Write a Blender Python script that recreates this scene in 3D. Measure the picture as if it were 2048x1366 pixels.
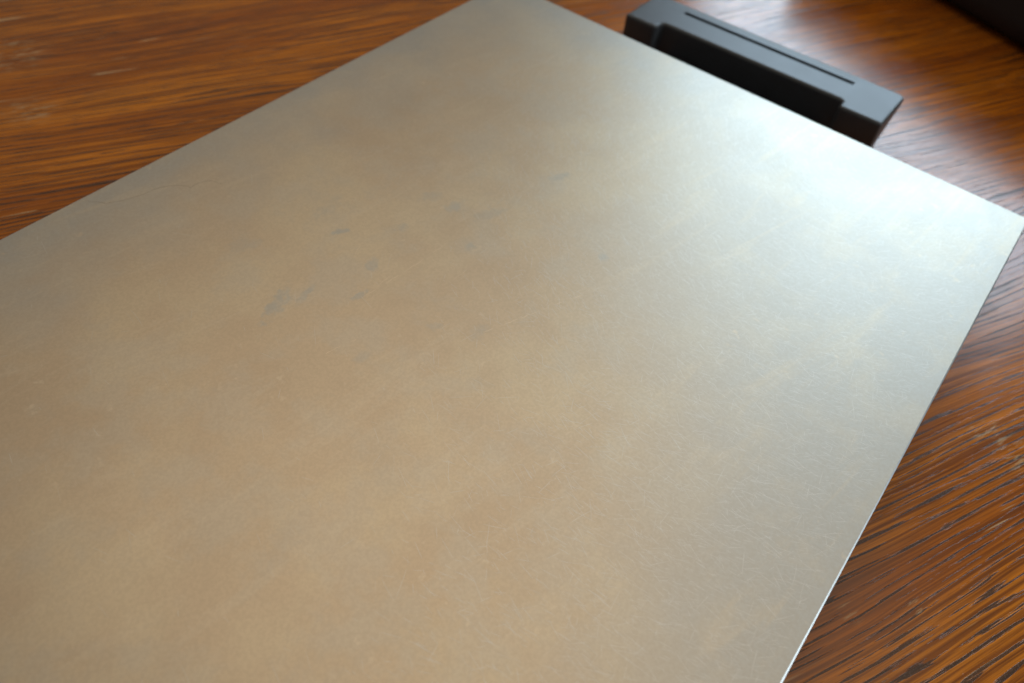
import bpy, bmesh, math, random
from mathutils import Matrix, Vector
sc = bpy.context.scene
for o in list(bpy.data.objects):
    bpy.data.objects.remove(o)

# ------------------------------------------------------------------ camera
cam_d = bpy.data.cameras.new("camera")
cam = bpy.data.objects.new("camera", cam_d)
sc.collection.objects.link(cam)
sc.camera = cam
R = [[0.7843584920, 0.5124831416, -0.3494893211],
     [0.6143705262, -0.5637793830, 0.5519978839],
     [0.0858547359, -0.6476801659, -0.7570596841]]
M = Matrix.Identity(4)
for i in range(3):
    M[i][0] = R[i][0]
    M[i][1] = -R[i][1]
    M[i][2] = -R[i][2]
M.translation = Vector((0.32497943, -0.44446118, 0.29266576))
cam.matrix_world = M
cam_d.lens = 28.0
cam_d.sensor_width = 36.0
cam_d.clip_start = 0.01
cam_d.clip_end = 50.0
cam_d.dof.use_dof = True
cam_d.dof.focus_distance = 0.318
cam_d.dof.aperture_fstop = 8.0

# ------------------------------------------------------------------ world, lamps, exposure
w = bpy.data.worlds.new("World")
sc.world = w
w.use_nodes = True
bg = w.node_tree.nodes["Background"]
bg.inputs[0].default_value = (1.0, 0.90, 0.77, 1)
bg.inputs[1].default_value = 0.15


def area(name, loc, target, sx, sy, power, color):
    d = bpy.data.lights.new(name, 'AREA')
    d.shape = 'RECTANGLE'
    d.size, d.size_y = sx, sy
    d.energy = power
    d.color = color
    o = bpy.data.objects.new(name, d)
    sc.collection.objects.link(o)
    o.location = loc
    q = (Vector(target) - Vector(loc)).to_track_quat('-Z', 'Y')
    o.rotation_euler = q.to_euler()
    return o


# the window beyond the far end of the table (radiance = P / (pi * A))
area("window_light", (0.07, 1.55, 0.85), (0.07, 0.0, 0.85), 1.12, 0.72, 19.0, (0.61, 0.825, 1.0))
# daylight from the window on the right
area("side_window_light", (1.9, 0.55, 1.1), (0.2, -0.1, 0.0), 0.7, 0.7, 13.0, (0.80, 0.94, 1.0))
# soft warm light bounced from the ceiling
area("ceiling_light", (-0.4, 0.45, 2.1), (-0.4, 0.45, 0.0), 2.7, 2.0, 15.5, (1.0, 0.865, 0.69))

vs = sc.view_settings
vs.view_transform = 'Standard'
vs.look = 'None'
vs.exposure = 0.0
vs.gamma = 1.0
vs.use_curve_mapping = False
sc.cycles.use_denoising = True


# ------------------------------------------------------------------ node helpers
class NT:
    def __init__(self, name):
        self.m = bpy.data.materials.new(name)
        self.m.use_nodes = True
        self.t = self.m.node_tree
        self.b = self.t.nodes["Principled BSDF"]

    def n(self, typ, **kw):
        x = self.t.nodes.new(typ)
        for k, v in kw.items():
            setattr(x, k, v)
        return x

    def set(self, sock, v):
        if isinstance(v, bpy.types.NodeSocket):
            self.t.links.new(v, sock)
        else:
            sock.default_value = v

    def math(self, op, a, b=0.0, c=0.0, clamp=False):
        x = self.n('ShaderNodeMath', operation=op, use_clamp=clamp)
        self.set(x.inputs[0], a)
        self.set(x.inputs[1], b)
        self.set(x.inputs[2], c)
        return x.outputs[0]

    def smooth(self, v, lo, hi, a=0.0, b=1.0):
        x = self.n('ShaderNodeMapRange', interpolation_type='SMOOTHSTEP')
        self.set(x.inputs[0], v)
        for i, q in enumerate((lo, hi, a, b)):
            self.set(x.inputs[1 + i], q)
        return x.outputs[0]

    def mix(self, f, a, b, blend='MIX'):
        x = self.n('ShaderNodeMix', data_type='RGBA', blend_type=blend)
        self.set(x.inputs[0], f)
        self.set(x.inputs[6], a)
        self.set(x.inputs[7], b)
        return x.outputs[2]

    def noise(self, vec, scale=1.0, detail=2.0, rough=0.5, dist=0.0, w=None):
        x = self.n('ShaderNodeTexNoise')
        if w is not None:
            x.noise_dimensions = '4D'
            x.inputs['W'].default_value = w
        self.set(x.inputs['Vector'], vec)
        self.set(x.inputs['Scale'], scale)
        self.set(x.inputs['Detail'], detail)
        self.set(x.inputs['Roughness'], rough)
        self.set(x.inputs['Distortion'], dist)
        return x.outputs['Fac']

    def comb(self, x, y, z=0.0):
        c = self.n('ShaderNodeCombineXYZ')
        self.set(c.inputs[0], x)
        self.set(c.inputs[1], y)
        self.set(c.inputs[2], z)
        return c.outputs[0]

    def obj(self):
        tc = self.n('ShaderNodeTexCoord')
        s = self.n('ShaderNodeSeparateXYZ')
        self.t.links.new(tc.outputs['Object'], s.inputs[0])
        return tc.outputs['Object'], s.outputs[0], s.outputs[1], s.outputs[2]

    def rot(self, x, y, ang, ox=0.0, oy=0.0):
        c, s = math.cos(ang), math.sin(ang)
        xx = self.math('SUBTRACT', x, ox)
        yy = self.math('SUBTRACT', y, oy)
        u = self.math('MULTIPLY_ADD', xx, c, self.math('MULTIPLY', yy, s))
        v = self.math('MULTIPLY_ADD', yy, c, self.math('MULTIPLY', xx, -s))
        return u, v


# ------------------------------------------------------------------ materials
def wood_material():
    k = NT("brown_wood")
    P, x, y, z = k.obj()
    u, v = k.rot(x, y, math.radians(63.0))
    # slow waviness of the grain
    w1 = k.noise(k.comb(k.math('MULTIPLY', u, 1.8), k.math('MULTIPLY', v, 6.0)), 1.0, 2.0)
    w2 = k.noise(k.comb(k.math('MULTIPLY', u, 8.0), k.math('MULTIPLY', v, 40.0)), 1.0, 2.0)
    vw = k.math('MULTIPLY_ADD', k.math('SUBTRACT', w1, 0.5), 0.06, v)
    vw = k.math('MULTIPLY_ADD', k.math('SUBTRACT', w2, 0.5), 0.004, vw)
    # growth rings of uneven width, each with a band of open pores
    ph = k.noise(k.comb(k.math('MULTIPLY', u, 1.6), k.math('MULTIPLY', vw, 16.0), 5.0), 1.0, 3.0, 0.55)
    ph = k.math('MULTIPLY_ADD', ph, 10.0, k.math('MULTIPLY', vw, 265.0))
    ph = k.math('MULTIPLY_ADD', k.noise(k.comb(k.math('MULTIPLY', u, 22.0), k.math('MULTIPLY', vw, 260.0), 1.0), 1.0, 2.0, 0.6), 0.55, ph)
    t = k.math('FRACT', ph)
    ring = k.math('MULTIPLY', k.smooth(t, 0.0, 0.10), k.smooth(t, 0.62, 0.28))
    late = k.smooth(t, 0.35, 1.0)
    # fine fibres
    f1 = k.noise(k.comb(k.math('MULTIPLY', u, 6.0), k.math('MULTIPLY', vw, 620.0)), 1.0, 3.0, 0.6)
    f2 = k.noise(k.comb(k.math('MULTIPLY', u, 40.0), k.math('MULTIPLY', vw, 1700.0)), 1.0, 2.0, 0.6)
    # long dark pores, crowded in the rings
    pn = k.noise(k.comb(k.math('MULTIPLY', u, 30.0), k.math('MULTIPLY', vw, 1000.0), 3.3), 1.0, 3.0, 0.62)
    zone = k.noise(k.comb(k.math('MULTIPLY', u, 5.0), k.math('MULTIPLY', vw, 30.0), 8.0), 1.0, 2.0, 0.5)
    thr = k.math('MULTIPLY_ADD', k.math('MULTIPLY', ring, k.smooth(zone, 0.25, 0.55, 0.68, 1.0)), -0.26, 0.70)
    pore = k.smooth(k.math('SUBTRACT', pn, thr), 0.0, 0.06)
    big = k.noise(k.comb(k.math('MULTIPLY', u, 3.0), k.math('MULTIPLY', vw, 26.0), 6.0), 1.0, 3.0, 0.55)
    col = k.mix(k.smooth(big, 0.3, 0.7), (0.40, 0.098, 0.004, 1), (0.68, 0.210, 0.011, 1))
    col = k.mix(k.math('MULTIPLY', k.smooth(f1, 0.40, 0.62), 0.85), col, (0.19, 0.046, 0.005, 1))
    col = k.mix(k.math('MULTIPLY', k.smooth(f2, 0.45, 0.75), 0.45), col, (0.11, 0.030, 0.005, 1))
    col = k.mix(k.math('MULTIPLY', late, 0.25), col, (0.12, 0.033, 0.006, 1))
    col = k.mix(k.math('MULTIPLY', pore, 0.88), col, k.mix(k.smooth(k.noise(P, 1500.0, 2.0, 0.6, w=6.0), 0.50, 0.66), (0.026, 0.0125, 0.006, 1), (0.095, 0.070, 0.055, 1)))  # grey specks are glints painted into the pores
    # worn pale flecks where the varnish has left the pores
    fl = k.noise(k.comb(k.math('MULTIPLY', u, 20.0), k.math('MULTIPLY', vw, 420.0), 9.1), 1.0, 1.5, 0.5)
    flz = k.noise(P, 16.0, 2.0, 0.5, w=4.0)
    fleck = k.math('MULTIPLY', k.smooth(fl, 0.685, 0.73), k.smooth(flz, 0.46, 0.62))
    # patches scuffed paler
    sf = None
    for (sx, sy, rad) in [(0.3948, -0.1228, 0.012), (0.4052, -0.1266, 0.014), (0.3884, -0.1254, 0.009), (-0.1954, -0.2584, 0.03), (-0.1338, -0.2822, 0.02), (0.3938, -0.2322, 0.006), (0.374, -0.2514, 0.006)]:
        dd = k.n('ShaderNodeVectorMath', operation='DISTANCE')
        k.set(dd.inputs[0], P)
        dd.inputs[1].default_value = (sx, sy, 0.0)
        m = k.smooth(dd.outputs['Value'], rad, rad * 0.25)
        sf = m if sf is None else k.math('MAXIMUM', sf, m)
    scuff = k.math('MULTIPLY', sf, k.smooth(k.noise(k.comb(k.math('MULTIPLY', u, 90.0), k.math('MULTIPLY', vw, 500.0), 2.2), 1.0, 3.0, 0.65), 0.50, 0.66))
    fleck = k.math('MAXIMUM', fleck, k.math('MULTIPLY', scuff, 0.75))
    col = k.mix(k.math('MULTIPLY', fleck, 0.8), col, (0.55, 0.36, 0.18, 1))
    k.set(k.b.inputs['Base Color'], col)
    rr = k.noise(P, 60.0, 3.0, 0.6, w=1.0)
    rough = k.math('MULTIPLY_ADD', rr, 0.12, 0.14)
    rough = k.math('MULTIPLY_ADD', pore, 0.12, rough)
    k.set(k.b.inputs['Roughness'], rough)
    k.b.inputs['Specular IOR Level'].default_value = 0.5
    hgt = k.math('MULTIPLY_ADD', pore, -1.0, k.math('MULTIPLY', f2, 0.35))
    hgt = k.math('MULTIPLY_ADD', fleck, -0.8, hgt)
    bp = k.n('ShaderNodeBump')
    bp.inputs['Strength'].default_value = 0.5
    bp.inputs['Distance'].default_value = 0.00006
    k.set(bp.inputs['Height'], hgt)
    k.t.links.new(bp.outputs[0], k.b.inputs['Normal'])
    return k.m


def steel_material():
    k = NT("heat_tinted_steel")
    P, x, y, z = k.obj()
    n_big = k.noise(P, 7.0, 3.0, 0.5)
    n_mid = k.noise(P, 26.0, 4.0, 0.6, w=2.0)
    n_sml = k.noise(P, 160.0, 3.0, 0.6, w=3.0)
    n_fin = k.noise(P, 900.0, 2.0, 0.6, w=5.0)
    # heat tint: brown over the heated middle, greyer along the rim
    dx = k.math('MINIMUM', x, k.math('SUBTRACT', 0.36, x))
    dy = k.math('MULTIPLY', y, -1.0)
    de = k.math('MINIMUM', dx, dy)
    de = k.math('MULTIPLY_ADD', k.math('SUBTRACT', n_big, 0.5), 0.10, de)
    de = k.math('MULTIPLY_ADD', k.math('SUBTRACT', n_mid, 0.5), 0.10, de)
    heat = k.smooth(de, -0.005, 0.085)
    xr = k.math('MULTIPLY_ADD', k.math('SUBTRACT', n_big, 0.5), 0.08, k.math('MULTIPLY_ADD', y, 0.6, x))
    heat = k.math('MULTIPLY', heat, k.smooth(xr, 0.20, 0.05, 0.08, 1.0))
    col = k.mix(heat, (0.50, 0.475, 0.425, 1), (0.605, 0.485, 0.345, 1))
    # broad mottling: yellower and pinker clouds
    cl = k.noise(P, 13.0, 4.0, 0.62, w=7.0)
    col = k.mix(k.math('MULTIPLY', k.math('MULTIPLY', k.smooth(cl, 0.44, 0.60), heat), 0.60), col, (0.655, 0.55, 0.39, 1))
    cl2 = k.noise(P, 17.0, 4.0, 0.62, w=11.0)
    col = k.mix(k.math('MULTIPLY', k.math('MULTIPLY', k.smooth(cl2, 0.47, 0.62), heat), 0.45), col, (0.55, 0.43, 0.305, 1))
    cl3 = k.noise(P, 40.0, 5.0, 0.65, w=13.0)
    col = k.mix(k.math('MULTIPLY', k.smooth(cl3, 0.46, 0.64), 0.48), col, (0.58, 0.515, 0.415, 1))
    # grey worn spots, each where it sits on the plate: x, y, half length, half width, angle
    spots = [(0.1038, -0.2580, 0.0066, 0.0020, 57, 1.0), (0.1175, -0.3085, 0.0140, 0.0050, 112, .95),
             (0.1225, -0.2965, 0.0080, 0.0022, 105, .8),
             (0.1304, -0.2635, 0.0058, 0.0040, 110, .8), (0.1304, -0.2078, 0.0072, 0.0040, 80, .75),
             (0.1171, -0.2087, 0.0075, 0.0045, 52, .55), (0.1547, -0.1511, 0.0080, 0.0035, 65, .8),
             (0.2057, -0.1847, 0.0050, 0.0036, 109, .9), (0.1234, -0.2362, 0.0050, 0.0040, 58, .75),
             (0.154, -0.223, 0.0045, 0.0032, 100, .65), (0.147, -0.199, 0.0110, 0.0060, 70, .5),
             (0.1395, -0.2812, 0.0056, 0.0020, 79, .9), (0.176, -0.272, 0.0050, 0.0035, 60, .5),
             (0.192, -0.262, 0.0060, 0.0040, 90, .5), (0.079, -0.294, 0.0090, 0.0060, 60, .4),
             (0.086, -0.250, 0.0120, 0.0050, 100, .4), (0.165, -0.305, 0.0050, 0.0030, 70, .4),
             (0.205, -0.385, 0.0220, 0.0060, 105, .25), (0.270, -0.090, 0.0060, 0.0050, 60, .3)]
    acc = None
    wob = k.math('MULTIPLY', k.math('SUBTRACT', k.noise(P, 240.0, 3.0, 0.65, w=17.0), 0.5), 2.4)
    for (sx, sy, a, b, ang, st) in spots:
        uu, vv = k.rot(x, y, math.radians(ang), sx, sy)
        uu = k.math('DIVIDE', uu, a)
        vv = k.math('DIVIDE', vv, b)
        r2 = k.math('MULTIPLY_ADD', uu, uu, k.math('MULTIPLY', vv, vv))
        r = k.math('ADD', k.math('SQRT', r2), wob)
        s = k.smooth(r, 1.0, 0.35, 0.0, st)
        acc = s if acc is None else k.math('MAXIMUM', acc, s)
    acc = k.math('MULTIPLY', acc, k.smooth(n_sml, 0.30, 0.60, 0.35, 0.8))
    col = k.mix(acc, col, (0.475, 0.46, 0.415, 1))
    # long pale wipe marks and small pale flecks
    uu, vv = k.rot(x, y, math.radians(80))
    wipe = k.noise(k.comb(k.math('MULTIPLY', uu, 9.0), k.math('MULTIPLY', vv, 60.0)), 1.0, 5.0, 0.65, 1.2)
    col = k.mix(k.math('MULTIPLY', k.smooth(wipe, 0.53, 0.68), 0.36), col, (0.66, 0.56, 0.42, 1))
    pale = k.math('MULTIPLY', k.smooth(n_sml, 0.62, 0.72), k.smooth(cl2, 0.42, 0.60))
    col = k.mix(k.math('MULTIPLY', pale, 0.55), col, (0.70, 0.59, 0.44, 1))
    col = k.mix(k.smooth(n_fin, 0.35, 0.65, 0.0, 0.22), col, (0.42, 0.34, 0.25, 1))
    k.set(k.b.inputs['Base Color'], col)
    k.b.inputs['Metallic'].default_value = 1.0
    # very fine grain of the worn finish; the scratches themselves are built as ridges
    bp = k.n('ShaderNodeBump')
    bp.inputs['Strength'].default_value = 0.5
    bp.inputs['Distance'].default_value = 0.00002
    k.set(bp.inputs['Height'], k.math('MULTIPLY_ADD', k.noise(P, 2600.0, 2.0, 0.6, w=8.0), 0.5, k.math('MULTIPLY', n_fin, 0.5)))
    k.t.links.new(bp.outputs[0], k.b.inputs['Normal'])
    rough = k.math('MULTIPLY_ADD', n_mid, 0.08, 0.42)
    rough = k.math('MULTIPLY_ADD', acc, 0.04, rough)
    k.set(k.b.inputs['Roughness'], rough)
    return k.m


def black_plastic(name, col, rough, bump=0.12, spec=0.5):
    k = NT(name)
    P, x, y, z = k.obj()
    nf = k.noise(P, 2500.0, 2.0, 0.6)
    nm = k.noise(P, 60.0, 3.0, 0.6, w=2.0)
    k.set(k.b.inputs['Base Color'], k.mix(nm, tuple(c * 0.8 for c in col) + (1,), tuple(c * 1.2 for c in col) + (1,)))
    k.set(k.b.inputs['Roughness'], k.math('MULTIPLY_ADD', nm, 0.08, rough))
    k.b.inputs['Specular IOR Level'].default_value = spec
    bp = k.n('ShaderNodeBump')
    bp.inputs['Strength'].default_value = bump
    bp.inputs['Distance'].default_value = 0.0002
    k.set(bp.inputs['Height'], nf)
    k.t.links.new(bp.outputs[0], k.b.inputs['Normal'])
    return k.m


WOOD = wood_material()
STEEL = steel_material()
PLASTIC = black_plastic("black_plastic", (0.052, 0.054, 0.059), 0.36)
SLOT = black_plastic("slot_rubber", (0.006, 0.006, 0.0065), 0.6, spec=0.2)


def mark_material(name, col):
    k = NT(name)
    P, x, y, z = k.obj()
    n = k.noise(P, 500.0, 2.0, 0.6)
    k.set(k.b.inputs['Base Color'], k.mix(n, tuple(c * 0.85 for c in col) + (1,), tuple(min(1, c * 1.15) for c in col) + (1,)))
    k.b.inputs['Metallic'].default_value = 1.0
    k.b.inputs['Roughness'].default_value = 0.45
    return k.m


BARE = mark_material("machined_steel_edge", (0.42, 0.43, 0.44))
BARE.node_tree.nodes["Principled BSDF"].inputs['Roughness'].default_value = 0.40
BRIGHT = mark_material("scratch_glint_steel", (0.63, 0.60, 0.55))  # paler than the plate, so the scratches carry painted glints
MARK = mark_material("scratch_steel", (0.37, 0.31, 0.235))
PALE = mark_material("worn_steel", (0.68, 0.56, 0.41))
DARK = black_plastic("dark_casing", (0.024, 0.024, 0.028), 0.55, spec=0.3)


# ------------------------------------------------------------------ mesh helpers
def link(name, bm, mat, parent=None, smooth=True):
    bmesh.ops.recalc_face_normals(bm, faces=bm.faces)
    me = bpy.data.meshes.new(name)
    bm.to_mesh(me)
    bm.free()
    me.materials.append(mat)
    if smooth:
        me.shade_smooth()
        me.set_sharp_from_angle(angle=math.radians(32))
        me.polygons.foreach_set("use_smooth", [abs(p.normal.z) < 0.999 for p in me.polygons])
    o = bpy.data.objects.new(name, me)
    sc.collection.objects.link(o)
    if parent:
        o.parent = parent
    return o


def box(x0, x1, y0, y1, z0, z1, bev=0.0, seg=3):
    bm = bmesh.new()
    bmesh.ops.create_cube(bm, size=1.0)
    for v in bm.verts:
        v.co = Vector(((x0 + x1) / 2 + v.co.x * (x1 - x0), (y0 + y1) / 2 + v.co.y * (y1 - y0), (z0 + z1) / 2 + v.co.z * (z1 - z0)))
    if bev:
        bmesh.ops.bevel(bm, geom=bm.edges[:], offset=bev, segments=seg, profile=0.5, affect='EDGES')
    return bm


def tag(o, label=None, cat=None, kind=None):
    if label:
        o["label"] = label
    if cat:
        o["category"] = cat
    if kind:
        o["kind"] = kind


# ------------------------------------------------------------------ table
table = link("wooden_table", box(-0.75, 0.95, -0.95, 0.80, -0.035, 0.0, 0.003), WOOD)
tag(table, "varnished orange brown wooden table top with dark grain under the metal plate", "table")

# ------------------------------------------------------------------ steel plate with its base and handle
H = 0.035       # plate top above the table
W, D = 0.36, 0.54
griddle = bpy.data.objects.new("griddle_plate", None)
sc.collection.objects.link(griddle)
tag(griddle, "large flat brown-tinted steel plate with a black handle beyond its far edge", "griddle plate")
bm = bmesh.new()
loops = []
for ins, zz in ((0.0010, H - 0.0080), (0.0, H - 0.0072), (0.0, H - 0.0005), (0.00008, H - 0.00026), (0.00062, H)):
    loops.append([bm.verts.new(c) for c in ((ins, -D + ins, zz), (W - ins, -D + ins, zz), (W - ins, -ins, zz), (ins, -ins, zz))])
for a, b in zip(loops, loops[1:]):
    for i in range(4):
        f = bm.faces.new((a[i], a[(i + 1) % 4], b[(i + 1) % 4], b[i]))
        f.material_index = 1
bm.faces.new(loops[0])
bm.faces.new(loops[-1])
plate = link("plate", bm, STEEL, griddle, smooth=False)
plate.data.materials.append(BARE)
base_body = link("base", box(0.028, W - 0.028, -D + 0.028, -0.024, 0.006, H - 0.0083, 0.004), PLASTIC, griddle)
for fx in (0.06, W - 0.06):
    for fy in (-0.06, -D + 0.06):
        bm = bmesh.new()
        bmesh.ops.create_cone(bm, cap_ends=True, segments=24, radius1=0.011, radius2=0.012, depth=0.006,
                              matrix=Matrix.Translation((fx, fy, 0.0032)))
        link("foot", bm, SLOT, base_body)

# hairline scratches with painted glints: thousands of tiny ridges, too many to count
rnd = random.Random(7)


def ridge(bm, pts, wd, tilt):
    n = len(pts)
    rows = []
    for i in range(n):
        a, b = Vector(pts[max(0, i - 1)]), Vector(pts[min(n - 1, i + 1)])
        t = (b - a).normalized()
        nrm = Vector((-t.y, t.x))
        hw = wd / 2 * (1.0 if 0 < i < n - 1 else 0.25)
        p = Vector(pts[i])
        z0 = H + 0.000006
        rows.append([bm.verts.new((p.x - nrm.x * hw, p.y - nrm.y * hw, z0)),
                     bm.verts.new((p.x, p.y, z0 + hw * tilt)),
                     bm.verts.new((p.x + nrm.x * hw, p.y + nrm.y * hw, z0))])
    for r0, r1 in zip(rows, rows[1:]):
        for q in (0, 1):
            bm.faces.new((r0[q], r1[q], r1[q + 1], r0[q + 1]))


bm = bmesh.new()
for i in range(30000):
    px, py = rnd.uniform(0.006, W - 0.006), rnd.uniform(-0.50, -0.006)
    # most circle the plate's highlight, drawing its halo of glints
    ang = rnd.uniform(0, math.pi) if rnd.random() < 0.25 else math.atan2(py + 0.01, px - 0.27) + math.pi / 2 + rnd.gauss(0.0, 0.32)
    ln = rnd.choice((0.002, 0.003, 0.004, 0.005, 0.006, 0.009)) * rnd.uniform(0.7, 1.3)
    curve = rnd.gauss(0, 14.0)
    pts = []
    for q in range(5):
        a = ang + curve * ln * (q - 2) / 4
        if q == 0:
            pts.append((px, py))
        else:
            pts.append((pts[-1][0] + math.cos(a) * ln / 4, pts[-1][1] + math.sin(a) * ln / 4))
    if rnd.random() > max(0.02, min(1.0, (px + 0.6 * py) / 0.13)):  # painted glints thin out away from the highlight
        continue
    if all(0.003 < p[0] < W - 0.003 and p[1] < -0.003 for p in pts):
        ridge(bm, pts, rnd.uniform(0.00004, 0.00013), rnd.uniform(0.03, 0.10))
scr = link("fine_scratch_glints", bm, BRIGHT, plate, smooth=False)
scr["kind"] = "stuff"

# one long wavering dark scratch near the left edge, and a few pale broken ones in the middle
def strip(bm, pts, wd):
    rows = []
    n = len(pts)
    for i in range(n):
        a, b = Vector(pts[max(0, i - 1)]), Vector(pts[min(n - 1, i + 1)])
        t = (b - a).normalized()
        hw = wd / 2 * (1.0 if 0 < i < n - 1 else 0.3)
        rows.append([bm.verts.new((pts[i][0] + t.y * hw, pts[i][1] - t.x * hw, H + 0.00002)),
                     bm.verts.new((pts[i][0] - t.y * hw, pts[i][1] + t.x * hw, H + 0.00002))])
    for r0, r1 in zip(rows, rows[1:]):
        bm.faces.new((r0[0], r1[0], r1[1], r0[1]))


long_mark = [(0.003, -0.32315), (0.00576, -0.32269), (0.00727, -0.32065), (0.00968, -0.3192), (0.01133, -0.31878), (0.0126, -0.31579), (0.01471, -0.31257), (0.01622, -0.30812), (0.01779, -0.30284), (0.01823, -0.29829), (0.019, -0.29476), (0.02082, -0.29113), (0.02297, -0.28856), (0.0255, -0.28626), (0.02757, -0.28487), (0.02955, -0.28512), (0.02906, -0.28372), (0.02866, -0.28145), (0.03002, -0.27776), (0.03176, -0.27478), (0.0349, -0.27378), (0.03777, -0.27257)]
pale_marks = [(0.14534, -0.22913, 0.14446, -0.24987, 0.0003), (0.14446, -0.24987, 0.14177, -0.2785, 0.0003), (0.14084, -0.26276, 0.14221, -0.28608, 0.00025), (0.11934, -0.21684, 0.11252, -0.23448, 0.00022), (0.10446, -0.24221, 0.11298, -0.25141, 0.0003), (0.11647, -0.25555, 0.11949, -0.26359, 0.0003), (0.21242, -0.21309, 0.19375, -0.26041, 0.0003), (0.16355, -0.23637, 0.16358, -0.25003, 0.0002), (0.15674, -0.29932, 0.15301, -0.31343, 0.0003), (0.14492, -0.17412, 0.15383, -0.20579, 0.0002)]
bm = bmesh.new()
strip(bm, long_mark, 0.00022)
link("long_scratch", bm, MARK, plate, smooth=False)
bm = bmesh.new()
for (xa, ya, xb, yb, wd) in pale_marks:
    L = math.hypot(xb - xa, yb - ya)
    n = int(L / 0.0016)
    q = 0
    while q < n:
        m = rnd.randint(2, 6)
        pts = []
        for e in range(m + 1):
            f = min(1.0, (q + e) / n)
            pts.append((xa + (xb - xa) * f + rnd.gauss(0, 0.00018), ya + (yb - ya) * f + rnd.gauss(0, 0.00018)))
        strip(bm, pts, wd * rnd.uniform(0.6, 1.2))
        q += m + rnd.randint(0, 3)
link("pale_scratches", bm, PALE, plate, smooth=False)["kind"] = "stuff"

# handle: a wedge-shaped wing beyond the plate's edge, its middle set back for the fingers
TZ = 0.031      # top of the handle
BZ = 0.0125     # lowest line of the wedge, at its front
YF, YR, YB = 0.0325, 0.0412, 0.0765
X0, X1 = 0.0797, 0.2648
RX0, RX1 = 0.1042, 0.2362


def arc(cx, cy, r, a0, a1, n):
    return [(cx + r * math.cos(math.radians(a0 + (a1 - a0) * i / n)), cy + r * math.sin(math.radians(a0 + (a1 - a0) * i / n))) for i in range(n + 1)]


def outline():
    r, rb, rc = 0.0028, 0.0050, 0.0018
    p = []
    p += arc(X0 + rc, YF + rc, rc, 180, 270, 4)
    p += arc(RX0 - r, YF + r, r, 270, 360, 5)
    p += arc(RX0 + r, YR - r, r, 180, 90, 5)
    p += arc(RX1 - r, YR - r, r, 90, 0, 5)
    p += arc(RX1 + r, YF + r, r, 180, 270, 5)
    p += arc(X1 - rc, YF + rc, rc, 270, 360, 4)
    p += arc(X1 - rb, YB - rb, rb, 0, 90, 6)
    p += arc(X0 + rb, YB - rb, rb, 90, 180, 6)
    return p


def shear(px, py):
    return py + (px - X0) * 0.014


def squash(y, z):
    """the underside rises from the front of the wedge to the back of the top"""
    t = (z - BZ) / (TZ - 0.0022 - BZ)
    t = max(0.0, min(1.0, t))
    yb = YR + 0.001 + (YB - YR - 0.001) * t
    if y <= YR + 1e-5:
        return y
    return YR + (y - YR) * (yb - YR) / (YB - YR)


def inset(pts, d):
    n = len(pts)
    out = []
    for i in range(n):
        a, b, c = Vector(pts[i - 1]), Vector(pts[i]), Vector(pts[(i + 1) % n])
        t = (c - a).normalized()
        out.append((b.x - t.y * d, b.y + t.x * d))
    return out


SX0, SX1, SY0, SY1 = 0.1078, 0.2336, 0.0630, 0.0670     # groove along the top
base = outline()
bm = bmesh.new()
levels = [(0.007, 0), (BZ, 0), (0.016, 0), (0.020, 0), (0.024, 0), (TZ - 0.0022, 0), (TZ - 0.0019, 0), (TZ - 0.0012, 0.00018), (TZ - 0.0005, 0.0006), (TZ - 0.0001, 0.0012), (TZ, 0.0019)]
rings = []
for zz, d in levels:
    pts = inset(base, d) if d else base
    rings.append([bm.verts.new((px, shear(px, squash(py, zz)), zz)) for px, py in pts])
for a, b in zip(rings, rings[1:]):
    for i in range(len(a)):
        j = (i + 1) % len(a)
        bm.faces.new((a[i], a[j], b[j], b[i]))
bm.faces.new(rings[0])
# top with the groove cut out of it
sr = 0.0006
sl = arc(SX0 + sr, SY0 + sr, sr, 180, 270, 3) + arc(SX1 - sr, SY0 + sr, sr, 270, 360, 3) \
    + arc(SX1 - sr, SY1 - sr, sr, 0, 90, 3) + arc(SX0 + sr, SY1 - sr, sr, 90, 180, 3)
st = [bm.verts.new((px, shear(px, py), TZ)) for px, py in sl]
sb = [bm.verts.new((px, shear(px, py), TZ - 0.0030)) for px, py in sl]
for i in range(len(st)):
    j = (i + 1) % len(st)
    bm.faces.new((st[i], st[j], sb[j], sb[i]))
bm.faces.new(sb)
es = [bm.edges.get((rings[-1][i], rings[-1][(i + 1) % len(base)])) for i in range(len(base))]
es += [bm.edges.get((st[i], st[(i + 1) % len(st)])) for i in range(len(st))]
bmesh.ops.triangle_fill(bm, use_beauty=True, use_dissolve=False, edges=es)
handle = link("handle", bm, PLASTIC, griddle)
handle["label"] = "black plastic handle with a long slot along its top"
# dark liner in the groove
bm = box(SX0 + 0.0002, SX1 - 0.0002, SY0 + 0.0002, SY1 - 0.0002, TZ - 0.0032, TZ - 0.0018)
for v in bm.verts:
    v.co.y = shear(v.co.x, v.co.y)
link("slot_liner", bm, SLOT, handle)
# the arm that carries the handle out from under the plate
link("arm", box(0.112, 0.228, -0.030, 0.0425, 0.0072, 0.0105, 0.0008, 2), SLOT, handle)

# ------------------------------------------------------------------ black object at the far corner of the table
dark = link("black_case", box(-0.03, 0.44, 0.0, 0.22, 0.0, 0.100, 0.020, 6), DARK)
dark.location = (0.103, 0.357, 0.0005)
dark.rotation_euler.z = math.radians(-23.7)
tag(dark, "blurred black object at the far right corner of the table behind the handle", "case")
